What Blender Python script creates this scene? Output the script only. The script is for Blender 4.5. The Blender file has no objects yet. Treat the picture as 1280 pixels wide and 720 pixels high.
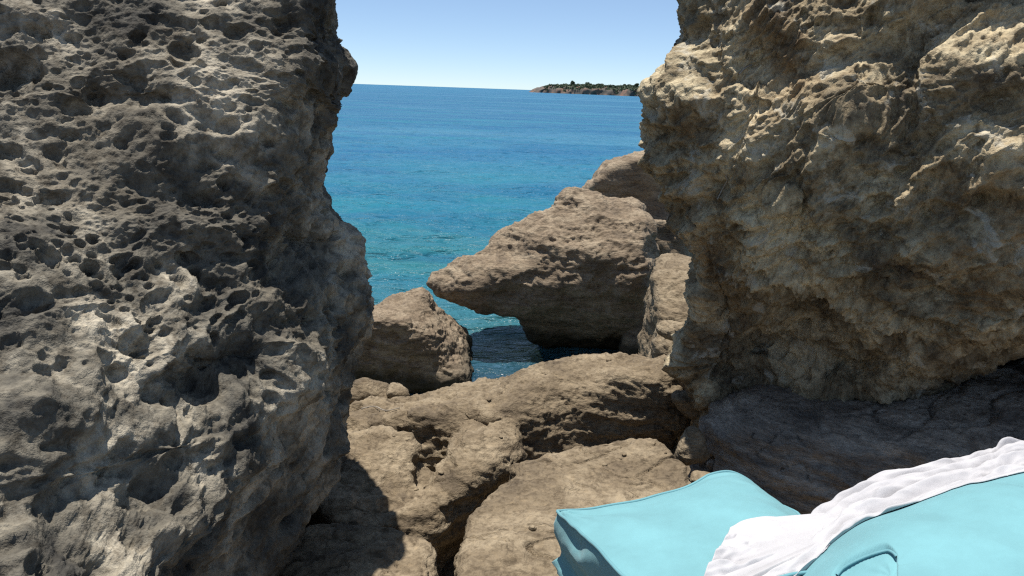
import bpy, bmesh, math, random
import numpy as np
from mathutils import Vector, Matrix
from mathutils.bvhtree import BVHTree
from concurrent.futures import ThreadPoolExecutor

random.seed(7)
scene = bpy.context.scene
C = scene.collection

# ------------------------------------------------------------------ camera
FPX = 967.0                                  # focal length in photo pixels (1280 wide)
CAM = np.array([0.0, 0.0, 2.6])
PITCH = math.radians(-14.4)
ROLL = math.radians(2.0)
cam_d = bpy.data.cameras.new("camera")
cam = bpy.data.objects.new("camera", cam_d)
C.objects.link(cam)
cam_d.sensor_width = 36.0
cam_d.lens = 36.0 * FPX / 1280.0
cam_d.clip_start = 0.05
cam_d.clip_end = 60000
RM = (Matrix.Rotation(math.pi / 2 + PITCH, 3, 'X') @ Matrix.Rotation(ROLL, 3, 'Z'))
cam.matrix_world = Matrix.Translation(Vector(CAM)) @ RM.to_4x4()
scene.camera = cam
RMn = np.array(RM)

# ------------------------------------------------------------------ sky + sun
SUN = Vector((-0.14, 0.10, 0.96)).normalized()
world = bpy.data.worlds.new("World")
scene.world = world
world.use_nodes = True
wn = world.node_tree.nodes
wl = world.node_tree.links
bg = wn["Background"]
sky = wn.new("ShaderNodeTexSky")
sky.sky_type = 'NISHITA'
sky.sun_disc = False
sky.sun_elevation = math.asin(SUN.z)
sky.sun_rotation = math.atan2(SUN.x, SUN.y)
sky.altitude = 0
sky.air_density = 0.56
sky.dust_density = 0.0
sky.ozone_density = 4.5
veil = wn.new("ShaderNodeMix"); veil.data_type = 'RGBA'
veil.inputs[0].default_value = 0.22; veil.inputs[7].default_value = (4.2, 5.5, 6.6, 1)      # even thin haze over the whole sky
wl.new(sky.outputs[0], veil.inputs[6]); wl.new(veil.outputs[2], bg.inputs[0])
bg.inputs[1].default_value = 0.098
sd = bpy.data.lights.new("sun", 'SUN')
sd.energy = 5.0
sd.angle = math.radians(0.5)
sd.color = (1.0, 0.94, 0.85)
so = bpy.data.objects.new("sun", sd)
C.objects.link(so)
so.rotation_euler = SUN.to_track_quat('Z', 'Y').to_euler()
scene.view_settings.view_transform = 'Standard'
scene.view_settings.look = 'None'
scene.view_settings.exposure = 0.5
scene.view_settings.gamma = 1.0
scene.view_settings.use_curve_mapping = False
scene.cycles.max_bounces = 8
scene.cycles.use_denoising = False
scene.cycles.sample_clamp_direct = 4.0
scene.cycles.sample_clamp_indirect = 4.0
scene.cycles.filter_width = 1.25

# ------------------------------------------------------------------ pixel -> point
def P(px, py, Y):
    """photo pixel -> world point at distance Y (metres along +y)"""
    px = np.asarray(px, float); py = np.asarray(py, float); Y = np.asarray(Y, float)
    d = np.stack([(px - 640) / FPX, (360 - py) / FPX, -np.ones_like(px)], -1) @ RMn.T
    t = (Y - CAM[1]) / d[..., 1]
    return CAM + d * t[..., None]

def PZ(px, py, z):
    d = np.array([(px - 640) / FPX, (360 - py) / FPX, -1.0]) @ RMn.T
    return CAM + d * ((z - CAM[2]) / d[2])

# ------------------------------------------------------------------ noise (numpy)
_r = np.random.RandomState(11)
_perm = np.concatenate([_r.permutation(1024)] * 3).astype(np.int32)
_g = _r.normal(size=(1024, 3)).astype(np.float32)
_g /= np.linalg.norm(_g, axis=1, keepdims=True)
_jit = _r.rand(1024, 3).astype(np.float32)
_rad = _r.rand(1024).astype(np.float32)

def _hash(ix, iy, iz):
    return _perm[_perm[_perm[ix & 1023] + (iy & 1023)] + (iz & 1023)]

def _perlin(p):
    f = np.floor(p); i = f.astype(np.int32); f = (p - f).astype(np.float32)
    u = f * f * f * (f * (f * 6 - 15) + 10)
    out = np.zeros(len(p), np.float32)
    for dx in (0, 1):
        wx = u[:, 0] if dx else 1 - u[:, 0]
        for dy in (0, 1):
            wy = u[:, 1] if dy else 1 - u[:, 1]
            for dz in (0, 1):
                wz = u[:, 2] if dz else 1 - u[:, 2]
                g = _g[_hash(i[:, 0] + dx, i[:, 1] + dy, i[:, 2] + dz)]
                d = g[:, 0] * (f[:, 0] - dx) + g[:, 1] * (f[:, 1] - dy) + g[:, 2] * (f[:, 2] - dz)
                out += wx * wy * wz * d
    return out * 1.6

def _pits(p, rmin, rmax, prob):
    """bowls of random size scattered in space: 0 outside, up to 1 in a bowl's middle (scaled with its size)"""
    i = np.floor(p).astype(np.int32)
    out = np.zeros(len(p), np.float32)
    for dx in (-1, 0, 1):
        for dy in (-1, 0, 1):
            for dz in (-1, 0, 1):
                c = i + np.array([dx, dy, dz], np.int32)
                h = _hash(c[:, 0], c[:, 1], c[:, 2])
                q = c + _jit[h] - p
                r = rmin + (rmax - rmin) * _rad[h] ** 1.5
                r = np.where(_jit[h, 0] + _jit[h, 2] < 2 * prob, r, 1e-3).astype(np.float32) if prob < 1 else r
                d2 = (q * q).sum(1) / (r * r)
                b = np.maximum(0, 1 - d2)
                out = np.maximum(out, b ** 0.45 * (r / rmax))
    return out

_pool = ThreadPoolExecutor(4)
def _par(fn, p, *a):
    p = np.ascontiguousarray(p, np.float32)
    n = len(p)
    ch = [p[k:k + 40000] for k in range(0, n, 40000)]
    return np.concatenate(list(_pool.map(lambda q: fn(q, *a), ch))) if ch else np.zeros(0, np.float32)

def perlin(p, s=1.0, off=0.0):
    return _par(_perlin, p * np.asarray(s, np.float32) + np.float32(off))
def pits(p, s, rmin=0.1, rmax=0.6, off=0.0, prob=1.0):
    return _par(_pits, p * np.asarray(s, np.float32) + np.float32(off), rmin, rmax, prob)
def fbm(p, s, octv=3, off=0.0, gain=0.5):
    o = 0; a = 1.0; s = np.asarray(s, float)
    for k in range(octv):
        o = o + a * perlin(p, s, off + 17.3 * k); a *= gain; s = s * 2.03
    return o
def ridged(p, s, octv=3, off=0.0, gain=0.55):
    o = 0; a = 1.0; s = np.asarray(s, float)
    for k in range(octv):
        o = o + a * (1 - 2.2 * np.abs(perlin(p, s, off + 9.1 * k))); a *= gain; s = s * 2.1
    return o
def sstep(a, b, x):
    t = np.clip((x - a) / (b - a), 0, 1)
    return t * t * (3 - 2 * t)

# ------------------------------------------------------------------ mesh helpers
def mesh_from(name, v, faces, smooth=True):
    """faces: (N,4) or (N,3) array or list of such arrays"""
    if isinstance(faces, np.ndarray): faces = [faces]
    me = bpy.data.meshes.new(name)
    v = np.asarray(v, np.float32)
    loops = np.concatenate([f.ravel() for f in faces]).astype(np.int32)
    tot = np.concatenate([np.full(len(f), f.shape[1]) for f in faces]).astype(np.int32)
    start = np.concatenate([[0], np.cumsum(tot)[:-1]]).astype(np.int32)
    me.vertices.add(len(v)); me.vertices.foreach_set("co", v.ravel())
    me.loops.add(len(loops)); me.loops.foreach_set("vertex_index", loops)
    me.polygons.add(len(tot)); me.polygons.foreach_set("loop_start", start)
    me.polygons.foreach_set("loop_total", tot)
    me.polygons.foreach_set("use_smooth", np.full(len(tot), smooth))
    me.update(calc_edges=True)
    return me

def link(name, me, mat, parent=None, origin=None):
    if origin is not None:
        co = np.empty(len(me.vertices) * 3, np.float32); me.vertices.foreach_get("co", co)
        co = co.reshape(-1, 3) - np.asarray(origin, np.float32)
        me.vertices.foreach_set("co", co.ravel()); me.update()
    o = bpy.data.objects.new(name, me)
    C.objects.link(o)
    if origin is not None: o.location = origin
    if parent is not None:
        o.parent = parent
        if origin is not None: o.location = np.asarray(origin) - np.array(parent.location)
        else: o.location = -np.array(parent.location)
    if mat: me.materials.append(mat)
    return o

def tag(o, label, cat, group=None, kind=None):
    if label: o["label"] = label
    if cat: o["category"] = cat
    if group: o["group"] = group
    if kind: o["kind"] = kind
    return o

def grid_normals(G):
    du = np.gradient(G, axis=1); dv = np.gradient(G, axis=0)
    n = np.cross(du, dv)
    return n / (np.linalg.norm(n, axis=2, keepdims=True) + 1e-9)

def grid_faces(h, w):
    i = np.arange(h * w).reshape(h, w)
    return np.stack([i[:-1, :-1], i[:-1, 1:], i[1:, 1:], i[1:, :-1]], -1).reshape(-1, 4)

def catmull(A, n, axis, knots=None):
    """resample array A along axis with monotone-ish Catmull-Rom at n points (knots: parameter of each control)"""
    A = np.moveaxis(np.asarray(A, float), axis, 0)
    m = len(A)
    k = np.arange(m, dtype=float) if knots is None else np.asarray(knots, float)
    t = np.linspace(k[0], k[-1], n)
    j = np.clip(np.searchsorted(k, t, side='right') - 1, 0, m - 2)
    u = (t - k[j]) / (k[j + 1] - k[j])
    sl = np.empty_like(A)
    kk = k.reshape((-1,) + (1,) * (A.ndim - 1))
    sl[1:-1] = (A[2:] - A[:-2]) / (kk[2:] - kk[:-2])
    sl[0] = (A[1] - A[0]) / (kk[1] - kk[0]); sl[-1] = (A[-1] - A[-2]) / (kk[-1] - kk[-2])
    h = (k[j + 1] - k[j]).reshape((-1,) + (1,) * (A.ndim - 1))
    u = u.reshape((-1,) + (1,) * (A.ndim - 1))
    r = ((2*u**3 - 3*u**2 + 1) * A[j] + (u**3 - 2*u**2 + u) * h * sl[j]
         + (-2*u**3 + 3*u**2) * A[j + 1] + (u**3 - u**2) * h * sl[j + 1])
    return np.moveaxis(r, 0, axis)

# ------------------------------------------------------------------ SDF rocks
def hull_planes(pts):
    bm = bmesh.new()
    for p in pts: bm.verts.new([float(c) for c in p])
    bmesh.ops.convex_hull(bm, input=bm.verts)
    bm.normal_update()
    cen = np.mean(pts, axis=0)
    out = []
    for f in bm.faces:
        n = np.array(f.normal)
        if np.linalg.norm(n) < 0.5: continue
        d = float(n @ np.array(f.verts[0].co))
        if n @ cen - d > 0: n, d = -n, -d
        out.append((n, d))
    bm.free()
    return out

def surface_nets(S, org, vox):
    inside = S < 0
    nx, ny, nz = S.shape
    cnt = np.zeros((nx-1, ny-1, nz-1), np.int8)
    for a in (0, 1):
        for b in (0, 1):
            for c in (0, 1):
                cnt += inside[a:nx-1+a, b:ny-1+b, c:nz-1+c]
    act = (cnt > 0) & (cnt < 8)
    idx = -np.ones(act.shape, np.int64)
    I = np.argwhere(act)
    idx[act] = np.arange(len(I))
    pos = np.zeros((len(I), 3)); num = np.zeros(len(I))
    cor = [(a, b, c) for a in (0, 1) for b in (0, 1) for c in (0, 1)]
    val = {q: S[I[:, 0]+q[0], I[:, 1]+q[1], I[:, 2]+q[2]] for q in cor}
    for q in cor:
        for ax in range(3):
            if q[ax]: continue
            r = list(q); r[ax] = 1; r = tuple(r)
            va, vb = val[q], val[r]
            m = (va < 0) != (vb < 0)
            t = np.where(m, va / np.where(m, va - vb, 1), 0)
            pt = np.tile(np.array(q, float), (len(I), 1)); pt[:, ax] = t
            pos[m] += pt[m]; num[m] += 1
    v = org + (I + pos / num[:, None]) * vox
    faces = []
    for ax in range(3):
        a, b = (ax + 1) % 3, (ax + 2) % 3
        sl0 = [slice(None)] * 3; sl1 = [slice(None)] * 3
        sl0[ax] = slice(0, -1); sl1[ax] = slice(1, None)
        A = inside[tuple(sl0)]; B = inside[tuple(sl1)]
        E = np.argwhere(A != B)
        E = E[(E[:, a] > 0) & (E[:, b] > 0) & (E[:, a] < S.shape[a]-1) & (E[:, b] < S.shape[b]-1)]
        s = A[E[:, 0], E[:, 1], E[:, 2]]
        def ii(da, db):
            e = E.copy(); e[:, a] -= da; e[:, b] -= db
            return idx[e[:, 0], e[:, 1], e[:, 2]]
        q = np.stack([ii(1, 1), ii(0, 1), ii(0, 0), ii(1, 0)], 1)
        q[~s] = q[~s][:, ::-1]
        faces.append(q)
    return v, np.concatenate(faces)

def subdivide(v, f, levels):
    me = mesh_from("tmp", v, f)
    if levels == 0: return me
    o = bpy.data.objects.new("tmp", me); C.objects.link(o)
    m = o.modifiers.new("s", 'SUBSURF'); m.levels = levels; m.subdivision_type = 'CATMULL_CLARK'
    dg = bpy.context.evaluated_depsgraph_get()
    me2 = bpy.data.meshes.new_from_object(o.evaluated_get(dg))
    bpy.data.objects.remove(o); bpy.data.meshes.remove(me)
    return me2

def get_co(me):
    co = np.empty(len(me.vertices) * 3, np.float32); me.vertices.foreach_get("co", co)
    return co.reshape(-1, 3)
def get_no(me):
    no = np.empty(len(me.vertices) * 3, np.float32); me.vertex_normals.foreach_get("vector", no)
    return no.reshape(-1, 3)

def sdf_rock(name, hulls, vox, levels, disp, mat, k=0.06, rnd=0.04, carve=(), rough=None, seed=0.0, skew=None):
    """union of convex blocks (rounded), minus ellipsoids, meshed, then displaced"""
    pts = np.concatenate([np.asarray(h) for h in hulls])
    lo = pts.min(0) - 0.18 - 3 * vox; hi = pts.max(0) + 0.18 + 3 * vox
    n = np.ceil((hi - lo) / vox).astype(int) + 1
    ax = [lo[i] + vox * np.arange(n[i]) for i in range(3)]
    X = np.stack(np.meshgrid(*ax, indexing='ij'), -1).astype(np.float32)
    Xf = X.reshape(-1, 3)
    # broad warp so that facets are not perfectly plane
    w = 0.05 if rough is None else rough
    W = Xf + np.stack([fbm(Xf, 1.7, 2, seed + 3), fbm(Xf, 1.7, 2, seed + 31), fbm(Xf, (1.7, 1.7, 2.6), 2, seed + 57)], 1) * w
    S = None
    for h in hulls:
        s = None
        for nn, d in hull_planes(h):
            q = W @ nn.astype(np.float32) - np.float32(d)
            if s is None: s = q
            else:
                hh = np.maximum(rnd - np.abs(s - q), 0) / rnd
                s = np.maximum(s, q) + hh * hh * rnd * 0.25
        if S is None: S = s
        else:
            hh = np.maximum(k - np.abs(S - s), 0) / k
            S = np.minimum(S, s) - hh * hh * k * 0.25
    for c, r in carve:
        r = np.asarray(r, np.float32)
        q = (W - np.asarray(c, np.float32)) / r
        e = -(np.sqrt((q * q).sum(1)) - 1) * r.min()
        kk = 0.04
        hh = np.maximum(kk - np.abs(S - e), 0) / kk
        S = np.maximum(S, e) + hh * hh * kk * 0.25
    S = S.reshape(X.shape[:3])
    S[0] = S[-1] = 1; S[:, 0] = S[:, -1] = 1; S[:, :, 0] = S[:, :, -1] = 1
    v, f = surface_nets(S, lo, vox)
    me = subdivide(v, f, levels)
    co = get_co(me); no = get_no(me)
    co = co + no * disp(co, no)[:, None]
    me.vertices.foreach_set("co", co.astype(np.float32).ravel())
    me.polygons.foreach_set("use_smooth", np.full(len(me.polygons), True))
    me.name = name; me.update(); me.materials.clear()
    c = co.mean(0)
    return link(name, me, mat, None, np.array([c[0], c[1], co[:, 2].min()]))

# ------------------------------------------------------------------ materials
def new_mat(name):
    m = bpy.data.materials.new(name); m.use_nodes = True
    nt = m.node_tree; nt.nodes.clear()
    out = nt.nodes.new("ShaderNodeOutputMaterial")
    return m, nt, out
def N(nt, t, **kw):
    n = nt.nodes.new(t)
    for k_, v_ in kw.items(): setattr(n, k_, v_)
    return n
def setin(n, **kw):
    for k_, v_ in kw.items(): n.inputs[k_.replace('_', ' ')].default_value = v_
def noise(nt, vec, scale, detail=4, rough=0.55, dist=0.0):
    n = N(nt, "ShaderNodeTexNoise"); setin(n, Scale=scale, Detail=detail, Roughness=rough, Distortion=dist)
    nt.links.new(vec, n.inputs["Vector"]); return n.outputs["Fac"]
def ramp(nt, fac, stops):
    r = N(nt, "ShaderNodeValToRGB"); e = r.color_ramp.elements
    while len(e) < len(stops): e.new(0.5)
    for el, (p_, c_) in zip(e, stops):
        el.position = p_; el.color = (*c_, 1) if len(c_) == 3 else c_
    nt.links.new(fac, r.inputs[0]); return r.outputs[0]
def mixc(nt, fac, a, b, mode='MIX'):
    m = N(nt, "ShaderNodeMix", data_type='RGBA', blend_type=mode)
    for s_, v_ in ((m.inputs[0], fac), (m.inputs[6], a), (m.inputs[7], b)):
        if isinstance(v_, (int, float)): s_.default_value = v_
        elif isinstance(v_, tuple): s_.default_value = (*v_, 1)
        else: nt.links.new(v_, s_)
    return m.outputs[2]
def math_n(nt, op, a, b=None):
    m = N(nt, "ShaderNodeMath", operation=op)
    for s_, v_ in zip(m.inputs, (a, b)):
        if v_ is None: continue
        if isinstance(v_, (int, float)): s_.default_value = v_
        else: nt.links.new(v_, s_)
    return m.outputs[0]

def rock_mat(name, base, light, dark, stain, stain_amt=0.35, strata=0.0, bump=1.0, fine=90.0, offs=0.0, lichen=None, mottle=0.45, wet=False, rs_=(0.30, 0.47, 0.62)):
    m, nt, out = new_mat(name)
    tc = N(nt, "ShaderNodeTexCoord")
    mp = N(nt, "ShaderNodeMapping"); mp.inputs["Location"].default_value = (offs, offs * 1.7, -offs)
    nt.links.new(tc.outputs["Object"], mp.inputs[0]); v = mp.outputs[0]
    mp2 = N(nt, "ShaderNodeMapping"); mp2.inputs["Scale"].default_value = (1, 1, 1 + 5 * strata)
    nt.links.new(v, mp2.inputs[0]); vs = mp2.outputs[0]
    n1 = noise(nt, vs, 3.2, 6, 0.62, 0.3)
    c = ramp(nt, n1, [(rs_[0], dark), (rs_[1], base), (rs_[2], light)])
    n2 = noise(nt, v, 1.3, 5, 0.6, 0.4)
    f2 = ramp(nt, n2, [(0.50, (0, 0, 0)), (0.66, (1, 1, 1))])
    f2 = math_n(nt, 'MULTIPLY', f2, stain_amt)
    c = mixc(nt, f2, c, stain)
    n3 = noise(nt, vs, 34, 4, 0.7)
    sp = ramp(nt, n3, [(0.33, (0.62, 0.60, 0.58)), (0.52, (1, 1, 1)), (0.72, (1.22, 1.2, 1.16))])
    c = mixc(nt, 1.0, c, sp, 'MULTIPLY')
    n6 = noise(nt, vs, 13, 6, 0.72, 0.5)
    mo = ramp(nt, n6, [(0.38, (0.45, 0.43, 0.41)), (0.47, (1, 1, 1)), (0.60, (1.0, 1.0, 1.0)), (0.68, (1.3, 1.27, 1.2))])
    c = mixc(nt, mottle, c, mo, 'MULTIPLY')
    if lichen:
        n5 = noise(nt, v, 7.0, 6, 0.65, 0.6)
        f5 = ramp(nt, n5, [(0.58, (0, 0, 0)), (0.64, (1, 1, 1))])
        c = mixc(nt, math_n(nt, 'MULTIPLY', f5, lichen[1]), c, lichen[0])
    if wet:                                             # dark algae band along the waterline
        geo = N(nt, "ShaderNodeNewGeometry"); sx = N(nt, "ShaderNodeSeparateXYZ"); nt.links.new(geo.outputs["Position"], sx.inputs[0])
        zz = math_n(nt, 'ADD', sx.outputs[2], math_n(nt, 'MULTIPLY', n2, -0.35))
        c = mixc(nt, ramp(nt, zz, [(0.0, (0.85, 0.85, 0.85)), (0.10, (0, 0, 0))]), c, (0.028, 0.026, 0.018))
    bs = N(nt, "ShaderNodeBsdfPrincipled"); setin(bs, Roughness=0.92)
    bs.inputs["Specular IOR Level"].default_value = 0.25
    nt.links.new(c, bs.inputs["Base Color"])
    h1 = noise(nt, vs, fine * 0.4, 5, 0.65)
    h2 = noise(nt, v, fine * 1.6, 3, 0.6)
    vo = N(nt, "ShaderNodeTexVoronoi"); setin(vo, Scale=fine * 0.55); nt.links.new(v, vo.inputs["Vector"])
    pit = math_n(nt, 'MINIMUM', vo.outputs["Distance"], 0.45)
    hh = math_n(nt, 'ADD', math_n(nt, 'MULTIPLY', h1, 1.0), math_n(nt, 'MULTIPLY', h2, 0.35))
    hh = math_n(nt, 'ADD', hh, math_n(nt, 'MULTIPLY', pit, 0.5))
    b = N(nt, "ShaderNodeBump"); setin(b, Strength=0.8, Distance=0.012 * bump)
    nt.links.new(hh, b.inputs["Height"]); nt.links.new(b.outputs[0], bs.inputs["Normal"])
    nt.links.new(bs.outputs[0], out.inputs[0])
    return m

M_left = rock_mat("pitted_grey_limestone", (0.145, 0.132, 0.106), (0.42, 0.378, 0.30), (0.050, 0.048, 0.043),
                  (0.150, 0.122, 0.082), 0.3, 0.0, 0.8, 90, mottle=0.7, rs_=(0.38, 0.50, 0.64))
M_right = rock_mat("ochre_crusted_limestone", (0.255, 0.205, 0.130), (0.56, 0.48, 0.325), (0.068, 0.057, 0.046),
                   (0.22, 0.125, 0.052), 0.45, 0.0, 1.0, 75, 3.0, ((0.47, 0.44, 0.36), 0.6), 0.9)
M_tan = rock_mat("tan_limestone", (0.188, 0.148, 0.099), (0.282, 0.230, 0.160), (0.105, 0.082, 0.057),
                 (0.140, 0.108, 0.072), 0.45, 0.4, 1.1, 80, 5.0, mottle=0.7)
M_sea = rock_mat("sea_worn_limestone", (0.208, 0.162, 0.114), (0.29, 0.236, 0.170), (0.122, 0.097, 0.072),
                 (0.126, 0.092, 0.059), 0.4, 0.6, 1.4, 40, 8.0, wet=True, mottle=0.7)
M_slate = rock_mat("dark_grey_stone", (0.25, 0.215, 0.18), (0.42, 0.37, 0.31), (0.13, 0.115, 0.10),
                   (0.089, 0.074, 0.059), 0.3, 1.0, 1.0, 80, 12.0)
M_ground = rock_mat("rubble_ground", (0.148, 0.118, 0.081), (0.215, 0.174, 0.122), (0.089, 0.074, 0.056),
                    (0.118, 0.089, 0.059), 0.4, 0.0, 1.2, 40, 15.0)

# ------------------------------------------------------------------ ground sheet (rubble shore falling into the sea)
def ground_z(x, y):
    k = np.array([-60, -8, 0.0, 1.6, 2.6, 3.6, 4.8, 5.6, 6.6, 8, 12, 30, 80, 400], float)
    z = np.array([3.0, 1.6, 1.24, 1.24, 0.50, 0.35, 0.2, -0.1, -0.45, -0.7, -1.3, -4, -8, -12], float)
    return np.interp(y, k, z)
gy = np.concatenate([np.linspace(-40, -2, 40), np.linspace(-1.8, 12, 110), np.geomspace(12.3, 400, 60)])
gx = np.concatenate([-np.geomspace(300, 4.2, 40), np.linspace(-4, 4, 80), np.geomspace(4.2, 300, 40)])
GX, GY = np.meshgrid(gx, gy)
GZ = ground_z(GX, GY)
pp = np.stack([GX, GY, GZ], -1).reshape(-1, 3)
amp = np.interp(GY.ravel(), [-2, 1.6, 2.4, 12, 60], [0.02, 0.02, 0.10, 0.16, 0.5])
GZ = (GZ.ravel() + amp * fbm(pp, 1.3, 4)).reshape(GZ.shape)
V = np.stack([GX, GY, GZ], -1)
g = link("ground", mesh_from("ground", V.reshape(-1, 3), grid_faces(*GX.shape)), M_ground)
tag(g, None, None, kind="structure")

# ------------------------------------------------------------------ sea
def sea():
    ys = np.concatenate([np.geomspace(4.6, 60, 320), np.geomspace(60.6, 40000, 100)])
    a = np.concatenate([np.linspace(-3.0, -0.62, 24)[:-1], np.linspace(-0.62, 0.62, 280), np.linspace(0.62, 3.0, 24)[1:]])
    A, Y = np.meshgrid(a, ys)
    X = A * (Y + 2.0)
    p = np.stack([X, Y, np.zeros_like(X)], -1).reshape(-1, 3)
    fade = np.interp(Y.ravel(), [0, 6, 9, 25, 60, 200], [0.25, 0.3, 1.0, 1.0, 0.7, 0])
    w = (0.08 * fbm(p, (0.5, 1.1, 1), 3, 4.0) + 0.04 * (1 - np.abs(perlin(p, (1.3, 2.8, 1), 9.0)) * 2)
         + 0.006 * perlin(p, (4, 7, 1), 2.0))
    z = w * fade
    me = mesh_from("sea", np.stack([p[:, 0], p[:, 1], z], 1), grid_faces(*X.shape))
    dep = np.clip(-ground_z(p[:, 0], p[:, 1]), 0, 50).astype(np.float32)
    at = me.attributes.new("depth", 'FLOAT', 'POINT'); at.data.foreach_set("value", dep)
    m, nt, out = new_mat("sea_water")
    geo = N(nt, "ShaderNodeNewGeometry"); pos = geo.outputs["Position"]
    d = N(nt, "ShaderNodeAttribute", attribute_name="depth").outputs["Fac"]
    # body colour: turquoise over the shallow shelf, blue over deep water, patches of weed and sand below
    c = ramp(nt, math_n(nt, 'DIVIDE', d, 9.0), [(0.0, (0.012, 0.03, 0.04)), (0.06, (0.015, 0.06, 0.075)), (0.085, (0.06, 0.165, 0.16)), (0.11, (0.026, 0.165, 0.195)), (0.2, (0.018, 0.150, 0.215)),
                                               (0.45, (0.028, 0.15, 0.255)), (1.0, (0.032, 0.132, 0.236))])
    mp = N(nt, "ShaderNodeMapping"); mp.inputs["Scale"].default_value = (0.10, 0.22, 1); nt.links.new(pos, mp.inputs[0])
    n1 = noise(nt, mp.outputs[0], 1.0, 4, 0.6, 0.8)
    c = mixc(nt, ramp(nt, n1, [(0.42, (0, 0, 0)), (0.62, (0.55, 0.55, 0.55))]), c, (0.008, 0.085, 0.21))
    mp3 = N(nt, "ShaderNodeMapping"); mp3.inputs["Scale"].default_value = (0.07, 0.2, 1); mp3.inputs["Location"].default_value = (4, 9, 0)
    nt.links.new(pos, mp3.inputs[0])
    n1b = noise(nt, mp3.outputs[0], 1.0, 3, 0.5, 0.5)
    c = mixc(nt, ramp(nt, n1b, [(0.52, (0, 0, 0)), (0.68, (0.6, 0.6, 0.6))]), c, (0.02, 0.175, 0.25))
    # wind slicks: their pale sky reflection painted as streaks into the body colour
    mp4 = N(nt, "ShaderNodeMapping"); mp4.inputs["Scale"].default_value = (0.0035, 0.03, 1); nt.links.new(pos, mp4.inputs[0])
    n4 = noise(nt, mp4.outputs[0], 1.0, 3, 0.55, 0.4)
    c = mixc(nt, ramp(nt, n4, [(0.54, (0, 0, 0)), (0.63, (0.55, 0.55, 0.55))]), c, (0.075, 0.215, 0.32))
    # ripples
    mp2 = N(nt, "ShaderNodeMapping"); mp2.inputs["Scale"].default_value = (1.0, 2.2, 1); nt.links.new(pos, mp2.inputs[0])
    h = noise(nt, mp2.outputs[0], 2.4, 4, 0.6, 0.3)
    for sc_, am_ in ((0.75, 2.2), (0.2, 5.0), (0.045, 14.0)):
        h = math_n(nt, 'ADD', h, math_n(nt, 'MULTIPLY', noise(nt, mp2.outputs[0], sc_, 4, 0.55, 0.4), am_))
    b = N(nt, "ShaderNodeBump"); setin(b, Strength=1.0, Distance=0.18); nt.links.new(h, b.inputs["Height"])
    bs = N(nt, "ShaderNodeBsdfPrincipled"); setin(bs, Roughness=0.42, IOR=1.33); bs.inputs['Specular IOR Level'].default_value = 0.22
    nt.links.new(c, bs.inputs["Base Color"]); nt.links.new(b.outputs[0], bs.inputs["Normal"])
    # clear water: see-through part over the shelf
    tr = N(nt, "ShaderNodeBsdfTransparent"); tr.inputs[0].default_value = (0.62, 0.86, 0.86, 1)
    gl = N(nt, "ShaderNodeBsdfGlossy"); gl.inputs["Roughness"].default_value = 0.22
    nt.links.new(b.outputs[0], gl.inputs["Normal"])
    fr = N(nt, "ShaderNodeFresnel"); fr.inputs[0].default_value = 1.33; nt.links.new(b.outputs[0], fr.inputs["Normal"])
    cl = N(nt, "ShaderNodeMixShader"); nt.links.new(fr.outputs[0], cl.inputs[0]); nt.links.new(tr.outputs[0], cl.inputs[1]); nt.links.new(gl.outputs[0], cl.inputs[2])
    mx = N(nt, "ShaderNodeMixShader")
    f = math_n(nt, 'POWER', 2.718, math_n(nt, 'MULTIPLY', d, -1.5))
    nt.links.new(f, mx.inputs[0]); nt.links.new(bs.outputs[0], mx.inputs[1]); nt.links.new(cl.outputs[0], mx.inputs[2])
    nt.links.new(mx.outputs[0], out.inputs[0])
    o = link("sea", me, m); tag(o, None, None, kind="structure")
sea()

# ------------------------------------------------------------------ the two big rocks: lofted skins with depth behind
def loft_rock(name, ctrl, nv, nu, uk, vk, disp, mat, back_dir, back_len, sculpt=None):
    """ctrl: rows x cols x (px,py,Y) -> dense skin; the rim is carried back by back_dir and closed"""
    A = np.asarray(ctrl, float)
    D = catmull(catmull(A, nv, 0, vk), nu, 1, uk)
    G = P(D[..., 0], D[..., 1], D[..., 2])
    if sculpt is not None: G = sculpt(G, D)
    n = grid_normals(G)
    if n.reshape(-1, 3).mean(0)[1] > 0: n = -n; flip = True
    else: flip = False
    h, w = G.shape[:2]
    d = disp(G.reshape(-1, 3), n.reshape(-1, 3), D.reshape(-1, 3)).reshape(h, w)
    G = G + n * d[..., None]
    v = G.reshape(-1, 3); f = grid_faces(h, w)
    i = np.arange(h * w).reshape(h, w)
    rim = np.concatenate([i[0, :-1], i[:-1, -1], i[-1, :0:-1], i[:0:-1, 0]])
    cen = v[rim].mean(0) + np.asarray(back_dir) * back_len
    rings = [v[rim]]; K = 10; vs = [v]; fs = [f]
    prev = rim; base = len(v)
    for kx in range(1, K + 1):
        t = kx / K
        a = math.sin(t * math.pi / 2); s = math.cos(t * math.pi / 2) ** 0.8 if kx < K else 0.0
        if kx < K:
            ring = cen + (v[rim] - v[rim].mean(0)) * (0.12 + 0.88 * s) - np.asarray(back_dir) * back_len * (1 - a)
            ring = ring + 0.08 * fbm(ring, 1.5, 3, 5)[:, None] * np.array([1, 1, 1])
            ids = base + np.arange(len(rim)); base += len(rim)
            vs.append(ring)
            fs.append(np.stack([prev, ids, np.roll(ids, -1), np.roll(prev, -1)], 1)); prev = ids
    vs.append(cen[None]); c = base
    tri = np.stack([prev, np.full(len(prev), c), np.roll(prev, -1)], 1)
    quads = np.concatenate(fs)
    if flip: quads = quads[:, ::-1]; tri = tri[:, ::-1]
    V = np.concatenate(vs)
    me = mesh_from(name, V, [quads, tri])
    return link(name, me, mat, None, np.array([V[:, 0].mean(), V[:, 1].mean(), V[:, 2].min()]))

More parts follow.
